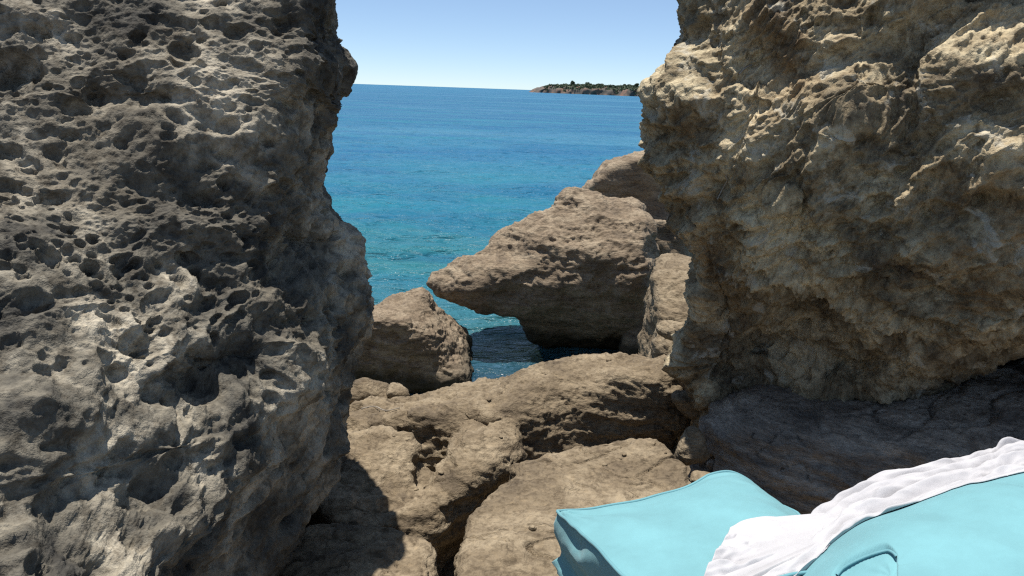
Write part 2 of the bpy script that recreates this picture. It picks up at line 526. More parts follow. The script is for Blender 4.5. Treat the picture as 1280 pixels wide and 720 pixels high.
def dents(G, lst):
    """lst of (point, radius(3) or float, push vector): smooth local pushes"""
    for c, r, dv in lst:
        q = (G - np.asarray(c)) / np.asarray(r)
        k = np.exp(-(q * q).sum(-1) * 1.4)
        G = G + k[..., None] * np.asarray(dv)
    return G

# --- left rock: rows from above the frame to below; per row: ridge and outer edge
#        py   left Y  mid(170)Y  ridge px,Y   side px,Y    edge px,Y
LR = [
      (-230, 2.68, 2.714, 300, 2.816, 330, 2.952, 352, 3.122),
      (-90, 2.51, 2.578, 368, 2.714, 379, 2.85, 384, 3.02),
      (0, 2.354, 2.462, 368, 2.626, 387, 2.782, 400, 2.952),
      (45, 2.286, 2.394, 358, 2.571, 385, 2.734, 404, 2.938),
      (85, 2.224, 2.34, 350, 2.517, 390, 2.694, 422, 2.925),
      (112, 2.184, 2.299, 344, 2.49, 379, 2.666, 410, 2.952),
      (135, 2.15, 2.272, 338, 2.462, 372, 2.639, 405, 2.966),
      (210, 2.041, 2.17, 325, 2.374, 362, 2.571, 401, 2.952),
      (258, 1.97, 2.102, 316, 2.306, 360, 2.517, 407, 2.938),
      (280, 1.92, 2.068, 312, 2.272, 359, 2.517, 422, 2.898),
      (310, 1.86, 2.034, 308, 2.245, 367, 2.577, 436, 2.857),
      (380, 1.74, 1.93, 300, 2.15, 377, 2.309, 446, 2.752),
      (430, 1.66, 1.86, 300, 2.102, 377, 2.241, 441, 2.698),
      (470, 1.6, 1.8, 300, 2.054, 371, 2.173, 428, 2.63),
      (590, 1.44, 1.6, 288, 1.85, 348, 2.163, 408, 2.49),
      (720, 1.25, 1.36, 205, 1.5, 265, 1.85, 330, 2.19),
      (860, 1.08, 1.18, 130, 1.28, 180, 1.58, 235, 2.0)]
ctrl = []
for py, yl, ym, rx, ry, sx, sy, ex, ey in LR:
    ctrl.append([(-330, py, yl - 0.12), (-120, py, yl - 0.04), (10, py, yl), (170 if rx > 240 else rx * 0.6, py, ym), (rx, py, ry), (sx, py, sy), (ex, py, ey),
                 (ex - 22, py, ey + 0.45), (ex - 90, py, ey + 1.0)])
def left_sculpt(G, D):
    L = []
    inn = np.array([-0.25, 0.9, -0.1])
    def hol(px, py, Y, r, dep, dirv=None): L.append((P(px, py, Y), r, (inn if dirv is None else np.array(dirv)) * dep))
    hol(150, 615, 1.62, (0.17, 0.25, 0.13), 0.26)      # big dark hollow low down
    hol(60, 650, 1.5, (0.15, 0.2, 0.10), 0.16)
    hol(250, 470, 1.95, (0.14, 0.2, 0.06), 0.10)
    hol(190, 125, 2.45, (0.10, 0.2, 0.06), 0.13)       # deep hole
    hol(60, 470, 1.66, (0.16, 0.2, 0.09), -0.07)       # brow above the hollow
    hol(40, 545, 1.55, (0.12, 0.2, 0.08), -0.07)
    hol(375, 335, 2.8, (0.10, 0.35, 0.12), 0.16)       # shaded recess on the side
    hol(330, 440, 2.4, (0.05, 0.2, 0.12), 0.10)
    hol(300, 100, 2.75, (0.12, 0.2, 0.03), 0.06)
    hol(240, 330, 2.15, (0.12, 0.2, 0.05), 0.05)
    hol(120, 390, 1.9, (0.10, 0.2, 0.06), 0.05)
    return dents(G, L)
def left_disp(p, n, D):
    q = p + 0.035 * np.stack([perlin(p, 6, 1.), perlin(p, 6, 21.), perlin(p, 6, 41.)], 1)
    st = np.array([0.75, 0.75, 1.15])
    side = sstep(0.1, 0.55, n[:, 0])                    # the side that looks at the gap: less pitted
    d = 0.045 * fbm(p, 2.2, 2, 3.0)
    d += 0.013 * ridged(q, (3.6, 3.6, 6.0), 3, 2.0) + 0.012 * fbm(q, 7.0, 2, 12.0)
    m = sstep(-0.25, 0.25, perlin(p, 2.6, 77.0))
    m2 = sstep(-0.35, 0.2, perlin(p, 1.9, 55.0))
    d -= 0.10 * pits(q, 4.5 * st, 0.15, 0.40, 0.0, 0.30) * (1 - 0.6 * side) * (0.3 + 0.7 * m2)
    d -= 0.075 * pits(q, 9.0 * st, 0.18, 0.48, 5.0, 0.50) * (1 - 0.5 * side)
    d -= 0.050 * pits(q, 15 * st, 0.18, 0.50, 25.0, 0.62) * (1 - 0.35 * side)
    d -= 0.033 * pits(q, 25 * st, 0.15, 0.54, 9.0, 0.75) * (0.5 + 0.5 * m)
    d -= 0.017 * pits(p, 46 * st, 0.12, 0.56, 3.0, 0.8) * (0.4 + 0.6 * m)
    d += 0.006 * ridged(p, (13, 13, 20), 3, 6.0) + 0.0015 * perlin(p, 95)
    d += 0.018 * side * ridged(q, (5, 5, 6.5), 2, 71.0)
    return d
o = loft_rock("cliff_rock", ctrl, 655, 520, [0, 0.6, 1.2, 2.6, 4.4, 5.6, 6.5, 7.1, 7.6],
              None, left_disp, M_left, (-0.75, 0.65, -0.1), 1.2, left_sculpt)
tag(o, "huge grey limestone rock riddled with pits and hollows, rising beside the turquoise sea", "rock")

# --- right boulder: rows downwards, columns from behind the outline, across the front, out of frame
#        py   edge px,Y    (px offset of inner cols)  Y1    Y2    Y3   Y4
RR = [
      (-230, 900, 3.74, 960, 3.416, 1060, 3.242, 1180, 3.08, 1300, 2.918, 1720, 2.806),
      (-90, 868, 3.64, 920, 3.306, 1030, 3.142, 1160, 2.98, 1300, 2.838, 1720, 2.746),
      (0, 857, 3.58, 905, 3.242, 1010, 3.094, 1150, 2.92, 1290, 2.776, 1720, 2.692),
      (70, 846, 3.55, 902, 3.204, 1000, 3.068, 1140, 2.88, 1280, 2.712, 1720, 2.614),
      (140, 825, 3.55, 885, 3.2, 990, 3.02, 1130, 2.82, 1280, 2.68, 1720, 2.56),
      (200, 829, 3.56, 886, 3.242, 985, 2.994, 1120, 2.78, 1280, 2.646, 1720, 2.532),
      (270, 854, 3.53, 897, 3.284, 985, 3.008, 1110, 2.78, 1270, 2.652, 1720, 2.544),
      (330, 878, 3.535, 910, 3.399, 985, 3.133, 1110, 2.83, 1270, 2.667, 1720, 2.564),
      (390, 872, 3.59, 915, 3.56, 995, 3.34, 1120, 2.98, 1275, 2.7, 1720, 2.56),
      (440, 862, 3.74, 912, 3.68, 1000, 3.46, 1130, 3.14, 1280, 2.76, 1720, 2.55),
      (490, 876, 3.7, 920, 3.66, 1005, 3.52, 1120, 3.28, 1275, 3.02, 1720, 2.75),
      (530, 892, 3.72, 930, 3.72, 1005, 3.64, 1120, 3.5, 1270, 3.3, 1720, 3.1),
      (580, 905, 3.9, 940, 3.95, 1010, 3.95, 1120, 3.85, 1270, 3.7, 1720, 3.6)]
CURL = {390: [(0, 0)] * 6 + [(-8, 0), (-45, 0)],
        440: [(0, 0)] * 5 + [(-4, 0), (-26, 0), (-75, 0.05)],
        490: [(0, 0)] * 4 + [(4, 0), (-4, 0.0), (-68, 0.3), (-115, 0.3)],
        530: [(0, 0)] * 4 + [(-20, 0.1), (-26, 0.15), (-115, 0.5), (-165, 0.5)],
        580: [(0, 0)] * 3 + [(-60, 0.1), (-75, 0.2), (-85, 0.3), (-175, 0.6), (-225, 0.6)]}
ctrl = []
for r in RR:
    py = r[0]; ex, ey = r[1], r[2]
    row = [(ex + 110, py, ey + 1.0), (ex + 22, py, ey + 0.45)]
    row += [(r[1 + 2 * k], py, r[2 + 2 * k]) for k in range(6)]
    if py in CURL: row = [(a, b + CURL[py][k][0], c + CURL[py][k][1]) for k, (a, b, c) in enumerate(row)]
    ctrl.append(row)
def right_sculpt(G, D):
    L = []
    inn = np.array([0.2, 0.9, 0.1])
    def hol(px, py, Y, r, dep): L.append((P(px, py, Y), r, inn * dep))
    hol(1190, 48, 3.2, (0.28, 0.3, 0.07), 0.20)        # dark slot near the top
    hol(920, 130, 3.4, (0.06, 0.3, 0.26), 0.16)        # vertical gully
    hol(1005, 110, 3.3, (0.06, 0.3, 0.22), -0.10)      # rib
    hol(1010, 60, 3.35, (0.05, 0.3, 0.10), -0.10)
    hol(1060, 155, 3.05, (0.09, 0.2, 0.05), -0.10)     # pale ledge
    hol(1080, 120, 3.1, (0.10, 0.2, 0.05), 0.09)
    hol(970, 240, 3.15, (0.05, 0.3, 0.06), -0.06)
    hol(1130, 330, 2.85, (0.11, 0.2, 0.035), 0.07)     # eye-shaped hole
    hol(960, 440, 3.55, (0.10, 0.3, 0.10), 0.14)
    hol(1060, 470, 3.3, (0.08, 0.3, 0.07), 0.10)
    hol(1010, 470, 3.5, (0.03, 0.3, 0.08), -0.07)
    hol(1120, 90, 3.15, (0.06, 0.2, 0.05), -0.08)
    return dents(G, L)
def right_disp(p, n, D):
    q = p + 0.06 * np.stack([perlin(p, 3.2, 1.), perlin(p, 3.2, 21.), perlin(p, 3.2, 41.)], 1)
    R = np.array([[0.60, 0, 0.80], [0, 1, 0], [-0.80, 0, 0.60]])      # grain runs diagonally
    g_ = q @ R.T
    d = 0.10 * fbm(p, 1.8, 2, 13.0)
    d += 0.05 * np.maximum(0, fbm(g_, (1.1, 1.1, 5.0), 2, 33.0))
    d += 0.040 * ridged(g_, (2.6, 2.6, 4.8), 4, 12.0, 0.6)
    m = sstep(-0.2, 0.3, perlin(p, 2.0, 70.0))
    d -= 0.050 * pits(q, (4, 4, 6), 0.05, 0.5, 10.0) * m
    d -= 0.030 * pits(q, (9, 9, 13), 0.06, 0.55, 15.0) * (0.3 + 0.7 * m)
    d -= 0.018 * pits(q, (18, 18, 24), 0.06, 0.58, 19.0) * (0.3 + 0.7 * m)
    d -= 0.010 * pits(p, (32, 32, 44), 0.1, 0.55, 13.0) * (0.2 + 0.8 * m)
    d += 0.014 * ridged(g_, (11, 11, 18), 3, 16.0) * (0.25 + 0.75 * (1 - m)) + 0.003 * ridged(p, 55, 2)
    return d
o = loft_rock("boulder", ctrl, 455, 570, [0, 0.5, 1.0, 1.7, 3.0, 4.6, 6.2, 7.2], None, right_disp, M_right, (0.45, 0.85, -0.05), 1.2, right_sculpt)
tag(o, "massive overhanging ochre and grey boulder looming above the blue cushions, its face in shade", "boulder")

# ------------------------------------------------------------------ smaller rocks
def pts(*a): return np.array([P(*q) for q in a])
def drop(A, dz, zmin=None, dy=0.0):
    B = A.copy(); B[:, 2] -= dz; B[:, 1] += dy
    if zmin is not None: B[:, 2] = zmin
    return np.concatenate([A, B])

def slab_disp(s=1.0, strat=1.0, pit=1.0, rough=1.0, seed=0.0, crack=0.0):
    def f(p, n):
        q = p + 0.04 * s * np.stack([perlin(p, 4 / s, seed), perlin(p, 4 / s, 21. + seed), perlin(p, 4 / s, 41. + seed)], 1)
        d = 0.035 * s * rough * fbm(p, np.array([2.2, 2.2, 3.5]) / s, 3, seed)
        side = 1 - np.abs(n[:, 2])
        d += 0.014 * s * strat * ridged(q, np.array([1.6, 1.6, 11]) / s, 3, seed + 5) * (0.35 + 0.65 * side)
        m = sstep(-0.1, 0.4, perlin(p, 1.8 / s, seed + 60))
        d -= 0.035 * s * pit * pits(q, np.array([6, 6, 8]) / s, 0.05, 0.5, seed) * (0.25 + 0.75 * m)
        d -= 0.014 * s * pit * pits(q, np.array([17, 17, 22]) / s, 0.05, 0.55, seed + 3) * (0.2 + 0.8 * m)
        d += 0.007 * s * rough * ridged(p, np.array([14, 14, 20]) / s, 3, seed + 8)
        d += 0.0025 * s * rough * perlin(p, 60 / s, seed)
        if crack:
            a = np.abs(perlin(q, np.array([2.2, 4.5, 3]) / s, seed + 90)); b = perlin(p, 2.0 / s, seed + 33)
            d -= crack * np.exp(-(a / 0.02) ** 2) * sstep(-0.05, 0.15, b)
            a = np.abs(perlin(q, np.array([5, 9, 6]) / s, seed + 120)); b = perlin(p, 4.0 / s, seed + 133)
            d -= 0.6 * crack * np.exp(-(a / 0.03) ** 2) * sstep(0.05, 0.25, b)
        return d
    return f

# dark shelf under the boulder
T = pts((876, 522, 3.4), (930, 503, 3.45), (1000, 500, 3.4), (1120, 512, 3.3), (1320, 480, 3.05), (1320, 425, 3.9), (900, 470, 4.0),
        (876, 600, 3.3), (960, 650, 3.0), (1100, 640, 2.85), (1320, 590, 2.6),
        (1620, 470, 3.0), (1620, 420, 4.1), (1560, 560, 2.55))
o = sdf_rock("shelf_rock", [drop(T, 0.55)], 0.024, 1, slab_disp(1.0, 1.8, 0.4, 1.0, 3.0, 0.03), M_slate, rnd=0.06)
tag(o, "dark grey layered rock shelf lying in shadow beneath the overhanging boulder", "rock")

# front slab
T = pts((557, 735, 2.05), (590, 640, 2.52), (612, 618, 2.68), (650, 592, 2.86), (716, 553, 3.14), (770, 546, 3.2), (830, 556, 3.12), (862, 598, 2.86), (868, 640, 2.6),
        (820, 735, 2.02), (700, 760, 1.9))
B = drop(T, 0.5)
T2 = pts((640, 590, 2.95), (668, 585, 2.98), (716, 562, 3.1), (720, 590, 2.9), (660, 600, 2.86))
o = sdf_rock("slab_rock", [B, drop(T2 + [0, 0, 0.035], 0.3)], 0.029, 2, slab_disp(0.9, 1.0, 0.5, 0.8, 21.0, 0.035), M_tan, rnd=0.025, k=0.03)
tag(o, "flat tan rock slab with thin cracks across its sunlit top, between cushions and long ridge", "rock")

# long ridge rock
H1 = pts((400, 508, 4.25), (470, 494, 4.3), (560, 480, 4.35), (660, 461, 4.4), (760, 444, 4.4), (846, 429, 4.35),
         (400, 540, 3.9), (560, 532, 3.85), (700, 512, 3.9), (800, 478, 4.0), (858, 452, 4.05),
         (640, 585, 3.75), (760, 560, 3.85), (862, 545, 3.95))
H1b = H1.copy(); H1b[:, 2] = 0.2; H1b[:6, 1] += 0.45
H2 = pts((380, 560, 3.75), (440, 545, 3.75), (540, 550, 3.7), (575, 565, 3.62), (560, 620, 3.25), (545, 650, 3.1), (470, 632, 3.08), (415, 640, 3.02), (380, 620, 3.1))
K1 = pts((580, 578, 3.42), (602, 548, 3.58), (634, 528, 3.70), (660, 540, 3.66), (662, 566, 3.52), (640, 572, 3.42), (600, 590, 3.36), (650, 620, 3.62), (590, 625, 3.52))
K1 = np.concatenate([K1, K1[:5] + [0, 0.4, -0.1]])
K2 = pts((560, 600, 3.38), (600, 590, 3.36), (640, 610, 3.4), (580, 660, 3.3), (545, 660, 3.2), (640, 650, 3.4))
K2 = np.concatenate([K2, K2 + [0, 0.4, -0.3]])
o = sdf_rock("ridge_rock", [np.concatenate([H1, H1b]), drop(H2, 0.5), K1, K2], 0.037, 2, slab_disp(1.15, 1.2, 1.7, 1.2, 40.0, 0.010), M_tan, rnd=0.045, k=0.20, rough=0.07,
             carve=[(P(640, 655, 3.2), (0.14, 0.3, 0.16)), (P(545, 585, 3.55), (0.09, 0.2, 0.05)), (P(620, 535, 3.85), (0.12, 0.1, 0.03))])
tag(o, "long rounded tan rock ridge stretching across the gap in front of the water", "rock")

# stone at the foot of the left rock
T = pts((320, 690, 2.5), (385, 652, 2.68), (460, 643, 2.7), (492, 662, 2.6), (505, 668, 2.55), (530, 652, 2.62), (550, 660, 2.56), (553, 700, 2.36), (545, 760, 2.1), (330, 780, 2.0))
o = sdf_rock("stone_block", [drop(T, 0.45)], 0.03, 2, slab_disp(0.8, 0.6, 0.5, 1.0, 63.0, 0.02), M_tan, rnd=0.05,
             carve=[(P(508, 672, 2.5), (0.03, 0.2, 0.05))])
tag(o, "low tan stone at the foot of the huge pitted rock, half in its shadow", "rock")

# overhanging rock in the water
beak = pts((536, 352, 7.6), (545, 340, 7.6), (572, 318, 7.7), (600, 300, 7.75), (655, 270, 7.9), (712, 262, 7.9), (720, 300, 7.4), (640, 330, 7.25), (585, 350, 7.25),
           (540, 360, 7.5), (552, 375, 7.42), (570, 387, 7.35), (600, 396, 7.3), (640, 398, 7.3), (700, 400, 7.3), (640, 300, 8.6), (600, 330, 8.4))
body = pts((640, 330, 7.35), (690, 285, 7.5), (760, 262, 7.5), (806, 268, 7.4), (812, 305, 7.15), (812, 345, 7.1), (800, 380, 7.2), (786, 420, 7.45),
           (645, 395, 7.4), (665, 425, 7.75), (700, 444, 7.85), (790, 444, 7.8), (700, 250, 8.6), (800, 250, 8.9), (700, 440, 9.2), (830, 430, 9.2))
low = pts((690, 440, 7.9), (790, 440, 7.8), (700, 400, 8.2), (790, 400, 8.0)); low = np.concatenate([low, low + [0, 1.0, 0], low + [0, 0.5, -0.9]])
crag = pts((690, 258, 7.9), (703, 236, 8.0), (716, 229, 8.0), (728, 232, 8.0), (742, 246, 7.9), (760, 262, 7.8), (730, 300, 7.5), (690, 300, 7.6), (745, 262, 8.6), (800, 252, 8.4), (700, 270, 8.6))
o = sdf_rock("overhanging_rock", [beak, body, low, crag], 0.062, 2, slab_disp(2.0, 0.5, 0.8, 1.4, 80.0, 0.0), M_sea, rnd=0.06, k=0.08, rough=0.09)
tag(o, "tan rock standing in the sea with a pointed overhang reaching out above the water", "rock")

# darker rock behind it
T = pts((728, 262, 9.3), (745, 232, 9.3), (772, 206, 9.3), (800, 194, 9.3), (850, 186, 9.3), (850, 300, 9.9), (735, 300, 9.9))
o = sdf_rock("sea_rock", [np.concatenate([T, T + [0.1, 1.8, -0.2], drop(T, 2.4)])], 0.07, 1, slab_disp(2.0, 0.6, 1.0, 1.5, 95.0), M_sea, rnd=0.05, rough=0.1)
tag(o, "brown rock rising behind the rock with the pointed overhang, partly hidden by the big boulder", "rock")

# rock wedge between overhang rock and boulder, lit on its face
T = pts((816, 338, 6.05), (838, 324, 6.3), (870, 326, 6.2), (905, 345, 6.0), (818, 385, 5.8), (826, 432, 5.55), (905, 425, 5.4), (850, 445, 5.4))
o = sdf_rock("wedge_rock", [drop(np.concatenate([T, T + [0.1, 0.8, -0.1]]), 1.1)], 0.03, 1, slab_disp(1.1, 0.15, 1.2, 1.3, 103.0), M_tan, rnd=0.04)
tag(o, "sunlit tan rock wedged between the overhanging sea rock and the big boulder", "rock")
T = pts((778, 345, 7.45), (822, 335, 7.4), (826, 440, 7.2), (776, 440, 7.3))
o = sdf_rock("pillar_rock", [drop(np.concatenate([T, T + [0.15, 0.7, 0]]), 0.9)], 0.05, 1, slab_disp(1.2, 0.5, 0.5, 0.8, 107.0), M_sea, rnd=0.08)
tag(o, "upright brown rock in deep shade tucked beside the overhanging sea rock", "rock")
T = pts((798, 268, 8.4), (870, 272, 8.3), (870, 335, 9.0), (802, 335, 9.0))
o = sdf_rock("crag_rock", [drop(np.concatenate([T, T + [0.3, 0.9, -0.3]]), 1.5)], 0.06, 1, slab_disp(1.4, 0.5, 0.8, 1.0, 109.0), M_sea, rnd=0.08)
tag(o, "shadowed rock in the narrow gap behind the big boulder", "rock")

# left rock in the water
top = pts((425, 402, 6.6), (452, 392, 6.7), (480, 377, 6.9), (520, 363, 7.0), (530, 366, 6.95), (533, 384, 6.7), (548, 412, 6.5), (535, 408, 6.35), (500, 404, 6.2), (455, 410, 6.2), (425, 415, 6.25))
base = pts((425, 500, 6.35), (500, 500, 6.35), (562, 484, 6.3), (581, 470, 6.35), (568, 440, 6.5))
o = sdf_rock("pool_rock", [np.concatenate([top, base, base + [0.1, 0.9, -0.2], base - [0, -0.2, 0.5], top[:4] + [0, 0.5, -0.2]])], 0.05, 2, slab_disp(1.4, 0.5, 1.0, 1.4, 113.0, 0.0), M_sea, rnd=0.03)
tag(o, "tan rock with a sloping top standing in the pool beside the huge pitted rock", "rock")

# loose stones
def stone(c, size, seed, label, mat=M_tan, flat=0.7):
    r = np.random.RandomState(seed)
    a = r.normal(size=(14, 3)); a /= np.linalg.norm(a, axis=1, keepdims=True)
    a = a * np.array([1, 1, flat]) * size * (0.85 + 0.3 * r.rand(14, 1)) + np.asarray(c)
    o = sdf_rock("loose_stone", [a], size / 9, 1, slab_disp(size * 2.2, 1.0, 0.8, 1.0, seed * 3.1), mat, rnd=size * 0.2, rough=0.0)
    return tag(o, label, "stone", "loose stones lodged between the rocks")
stone(P(462, 492, 4.75), 0.19, 1, "pale jagged stone lying against the foot of the huge pitted rock above ridge")
stone(P(500, 488, 4.7), 0.13, 2, "small flat pale stone lodged between the ridge and the pool rock", flat=0.5)
stone(P(862, 470, 4.1), 0.16, 3, "tan stone capping the end of the long ridge beside the big boulder")
stone(P(866, 505, 3.8), 0.12, 4, "stone wedged in the crevice between the long ridge and big boulder", flat=1.0)
stone(P(866, 562, 3.2), 0.085, 5, "ochre stone standing in the crevice beside the dark shelf", flat=1.3)
stone(P(876, 598, 3.0), 0.07, 6, "small ochre stone at the foot of the dark shelf beside the flat slab")
stone(P(846, 415, 5.0), 0.16, 7, "rough brown stone between the long ridge and the sunlit wedged rock")

# ------------------------------------------------------------------ headland
def headland():
    n, k = 220, 26
    px = np.linspace(662, 900, n)
    Y0 = np.interp(px, [662, 700, 800, 900], [900, 860, 760, 700])
    base = np.array([P(a, 130, y)[0:2] for a, y in zip(px, Y0)])
    hgt = np.interp(px, [662, 667, 675, 690, 720, 780, 900], [0.0, 3.0, 6.0, 8.2, 9.5, 9.0, 9.5])
    t = np.linspace(0, 1, k)
    prof_y = np.interp(t, [0, 0.35, 0.6, 1], [0, 7, 22, 140]); prof_z = np.interp(t, [0, 0.35, 0.6, 0.85, 1], [-1, 0.55, 0.86, 1.0, 0.9])
    X = np.repeat(base[:, 0][None], k, 0); Y = base[:, 1][None] + prof_y[:, None]; Z = np.maximum(prof_z, 0)[:, None] * hgt[None] - (prof_z[:, None] < 0)
    G = np.stack([X, Y, Z], -1).reshape(-1, 3)
    G[:, 1] += 9 * fbm(G, 0.05, 3); G[:, 2] += np.minimum(1, hgt / 5)[None].repeat(k, 0).ravel() * 1.4 * fbm(G, 0.09, 3, 4) * (G[:, 2] > 0.2)
    m, nt, out = new_mat("headland_earth")
    geo = N(nt, "ShaderNodeNewGeometry")
    nn = noise(nt, geo.outputs["Position"], 0.12, 5, 0.6)
    c = ramp(nt, nn, [(0.35, (0.05, 0.05, 0.045)), (0.5, (0.09, 0.075, 0.062)), (0.66, (0.21, 0.115, 0.08))])
    bs = N(nt, "ShaderNodeBsdfPrincipled"); setin(bs, Roughness=0.95); nt.links.new(c, bs.inputs[0]); nt.links.new(bs.outputs[0], out.inputs[0])
    o = link("headland", mesh_from("headland", G, grid_faces(k, n)), m); tag(o, None, None, kind="structure")
    bvh = BVHTree.FromObject(o, bpy.context.evaluated_depsgraph_get())
    # foliage
    m, nt, out = new_mat("pine_foliage")
    oi = N(nt, "ShaderNodeNewGeometry")
    c = ramp(nt, oi.outputs["Random Per Island"], [(0.0, (0.035, 0.062, 0.032)), (0.6, (0.06, 0.09, 0.045)), (1.0, (0.09, 0.11, 0.06))])
    bs = N(nt, "ShaderNodeBsdfPrincipled"); setin(bs, Roughness=0.8); nt.links.new(c, bs.inputs[0]); nt.links.new(bs.outputs[0], out.inputs[0])
    mt, nt2, out2 = new_mat("pine_bark"); b2 = N(nt2, "ShaderNodeBsdfPrincipled"); b2.inputs[0].default_value = (0.07, 0.05, 0.035, 1); nt2.links.new(b2.outputs[0], out2.inputs[0])
    rs = np.random.RandomState(5)
    def clump(c, r, n, leaf):
        u = rs.normal(size=(n, 3)); u /= np.linalg.norm(u, axis=1, keepdims=True)
        p = np.asarray(c) + u * np.asarray(r) * (0.55 + 0.5 * rs.rand(n, 1))
        a = rs.normal(size=(n, 3)); a /= np.linalg.norm(a, axis=1, keepdims=True)
        b = np.cross(a, rs.normal(size=(n, 3))); b /= np.linalg.norm(b, axis=1, keepdims=True)
        s = leaf * (0.6 + 0.8 * rs.rand(n, 1))
        return np.stack([p + a * s, p + b * s, p - a * s, p - b * s], 1)
    def zat(x, y):
        h = bvh.ray_cast(Vector((x, y, 60)), Vector((0, 0, -1)))
        return h[0].z if h[0] is not None else None
    # wood reads as one mass
    Q = []
    for _ in range(1500):
        a = rs.uniform(680, 895); y = np.interp(a, [662, 700, 800, 900], [900, 860, 760, 700]) + rs.uniform(7, 70)
        x = P(a, 130, y)[0]; z = zat(x, y)
        if z is None or z < 2.0: continue
        r = rs.uniform(0.6, 1.5)
        Q.append(clump((x, y, z + r * 0.4), (r * 1.5, r * 1.5, r), 26, 0.55))
    Q = np.concatenate(Q); nq = len(Q)
    o = link("headland_scrub", mesh_from("headland_scrub", Q.reshape(-1, 3), np.arange(nq * 4).reshape(-1, 4), False), m)
    tag(o, "dark green scrub and low wood covering the distant headland", "scrub", kind="stuff")
    trees = [(715, 5.6, 3.0, "tall round-crowned tree on the headland, nearest its tip"),
             (735, 4.8, 4.6, "broad-crowned tree on the middle of the distant headland"),
             (748, 3.2, 4.2, "low wide tree beside the broad-crowned tree on the headland"),
             (779, 3.0, 1.8, "small lone tree standing up on the headland skyline"),
             (794, 4.2, 2.8, "round tree on the headland skyline, farthest from its tip")]
    for a, hh, rr, lab in trees:
        y = np.interp(a, [662, 700, 800, 900], [900, 860, 760, 700]) + 45
        x = P(a, 130, y)[0]; z = zat(x, y) or 8
        e = bpy.data.objects.new("headland_tree", None); C.objects.link(e); e.location = (x, y, z - 0.3)
        tag(e, lab, "tree", "trees on the distant headland")
        q = np.concatenate([clump((x + rs.uniform(-.5, .5) * rr, y + rs.uniform(-.5, .5) * rr, z + hh * rs.uniform(0.45, 0.95) - 0.6), (rr * 0.55, rr * 0.55, hh * 0.28), 130, 0.4) for _ in range(8)])
        link("crown", mesh_from("crown", q.reshape(-1, 3), np.arange(len(q) * 4).reshape(-1, 4), False), m, e)
        an = np.linspace(0, 2 * np.pi, 8, endpoint=False)
        rg = [np.stack([x + r_ * np.cos(an), y + r_ * np.sin(an), np.full(8, zz)], 1) for r_, zz in ((0.4, z - 0.5), (0.3, z + hh * 0.4), (0.15, z + hh * 0.8))]
        ff = np.array([[k_ * 8 + j, k_ * 8 + (j + 1) % 8, (k_ + 1) * 8 + (j + 1) % 8, (k_ + 1) * 8 + j] for k_ in range(2) for j in range(8)])
        link("trunk", mesh_from("trunk", np.concatenate(rg), ff), mt, e)
headland()

# ------------------------------------------------------------------ cushions and cloth
def fabric(name, col, weave=900.0, bump=0.25, sub=0.0):
    m, nt, out = new_mat(name)
    tc = N(nt, "ShaderNodeTexCoord"); v = tc.outputs["Object"]
    n1 = noise(nt, v, 8.0, 5, 0.65)
    c = mixc(nt, ramp(nt, n1, [(0.35, (0, 0, 0)), (0.7, (1, 1, 1))]), tuple(x * 0.90 for x in col), tuple(min(1, x * 1.07) for x in col))
    bs = N(nt, "ShaderNodeBsdfPrincipled"); setin(bs, Roughness=0.75)
    bs.inputs["Specular IOR Level"].default_value = 0.3
    bs.inputs["Sheen Weight"].default_value = 0.15
    nt.links.new(c, bs.inputs[0])
    h = math_n(nt, 'ADD', noise(nt, v, weave, 2, 0.5), math_n(nt, 'MULTIPLY', noise(nt, v, 28, 4, 0.6), 2.0))
    b = N(nt, "ShaderNodeBump"); setin(b, Strength=bump, Distance=0.004); nt.links.new(h, b.inputs["Height"]); nt.links.new(b.outputs[0], bs.inputs["Normal"])
    nt.links.new(bs.outputs[0], out.inputs[0])
    return m
M_blue = fabric("turquoise_canvas", (0.145, 0.335, 0.375))
M_pipe = fabric("turquoise_piping", (0.125, 0.30, 0.345))
M_white = fabric("white_cotton", (0.47, 0.467, 0.49), 1400, 0.35)

def tube(path, r, closed=False, n=8):
    path = np.asarray(path, float)
    t = np.gradient(path, axis=0); t /= np.linalg.norm(t, axis=1, keepdims=True) + 1e-9
    up = np.array([0.1, 0.2, 1.0]); a = np.cross(t, up); a /= np.linalg.norm(a, axis=1, keepdims=True) + 1e-9
    b = np.cross(t, a)
    an = np.linspace(0, 2 * np.pi, n, endpoint=False)
    v = path[:, None] + r * (np.cos(an)[None, :, None] * a[:, None] + np.sin(an)[None, :, None] * b[:, None])
    m = len(path); f = []
    i = np.arange(m * n).reshape(m, n)
    j = np.roll(i, -1, 1)
    rows = range(m if closed else m - 1)
    for k_ in rows:
        k2 = (k_ + 1) % m
        f.append(np.stack([i[k_], j[k_], j[k2], i[k2]], 1))
    return v.reshape(-1, 3), np.concatenate(f)

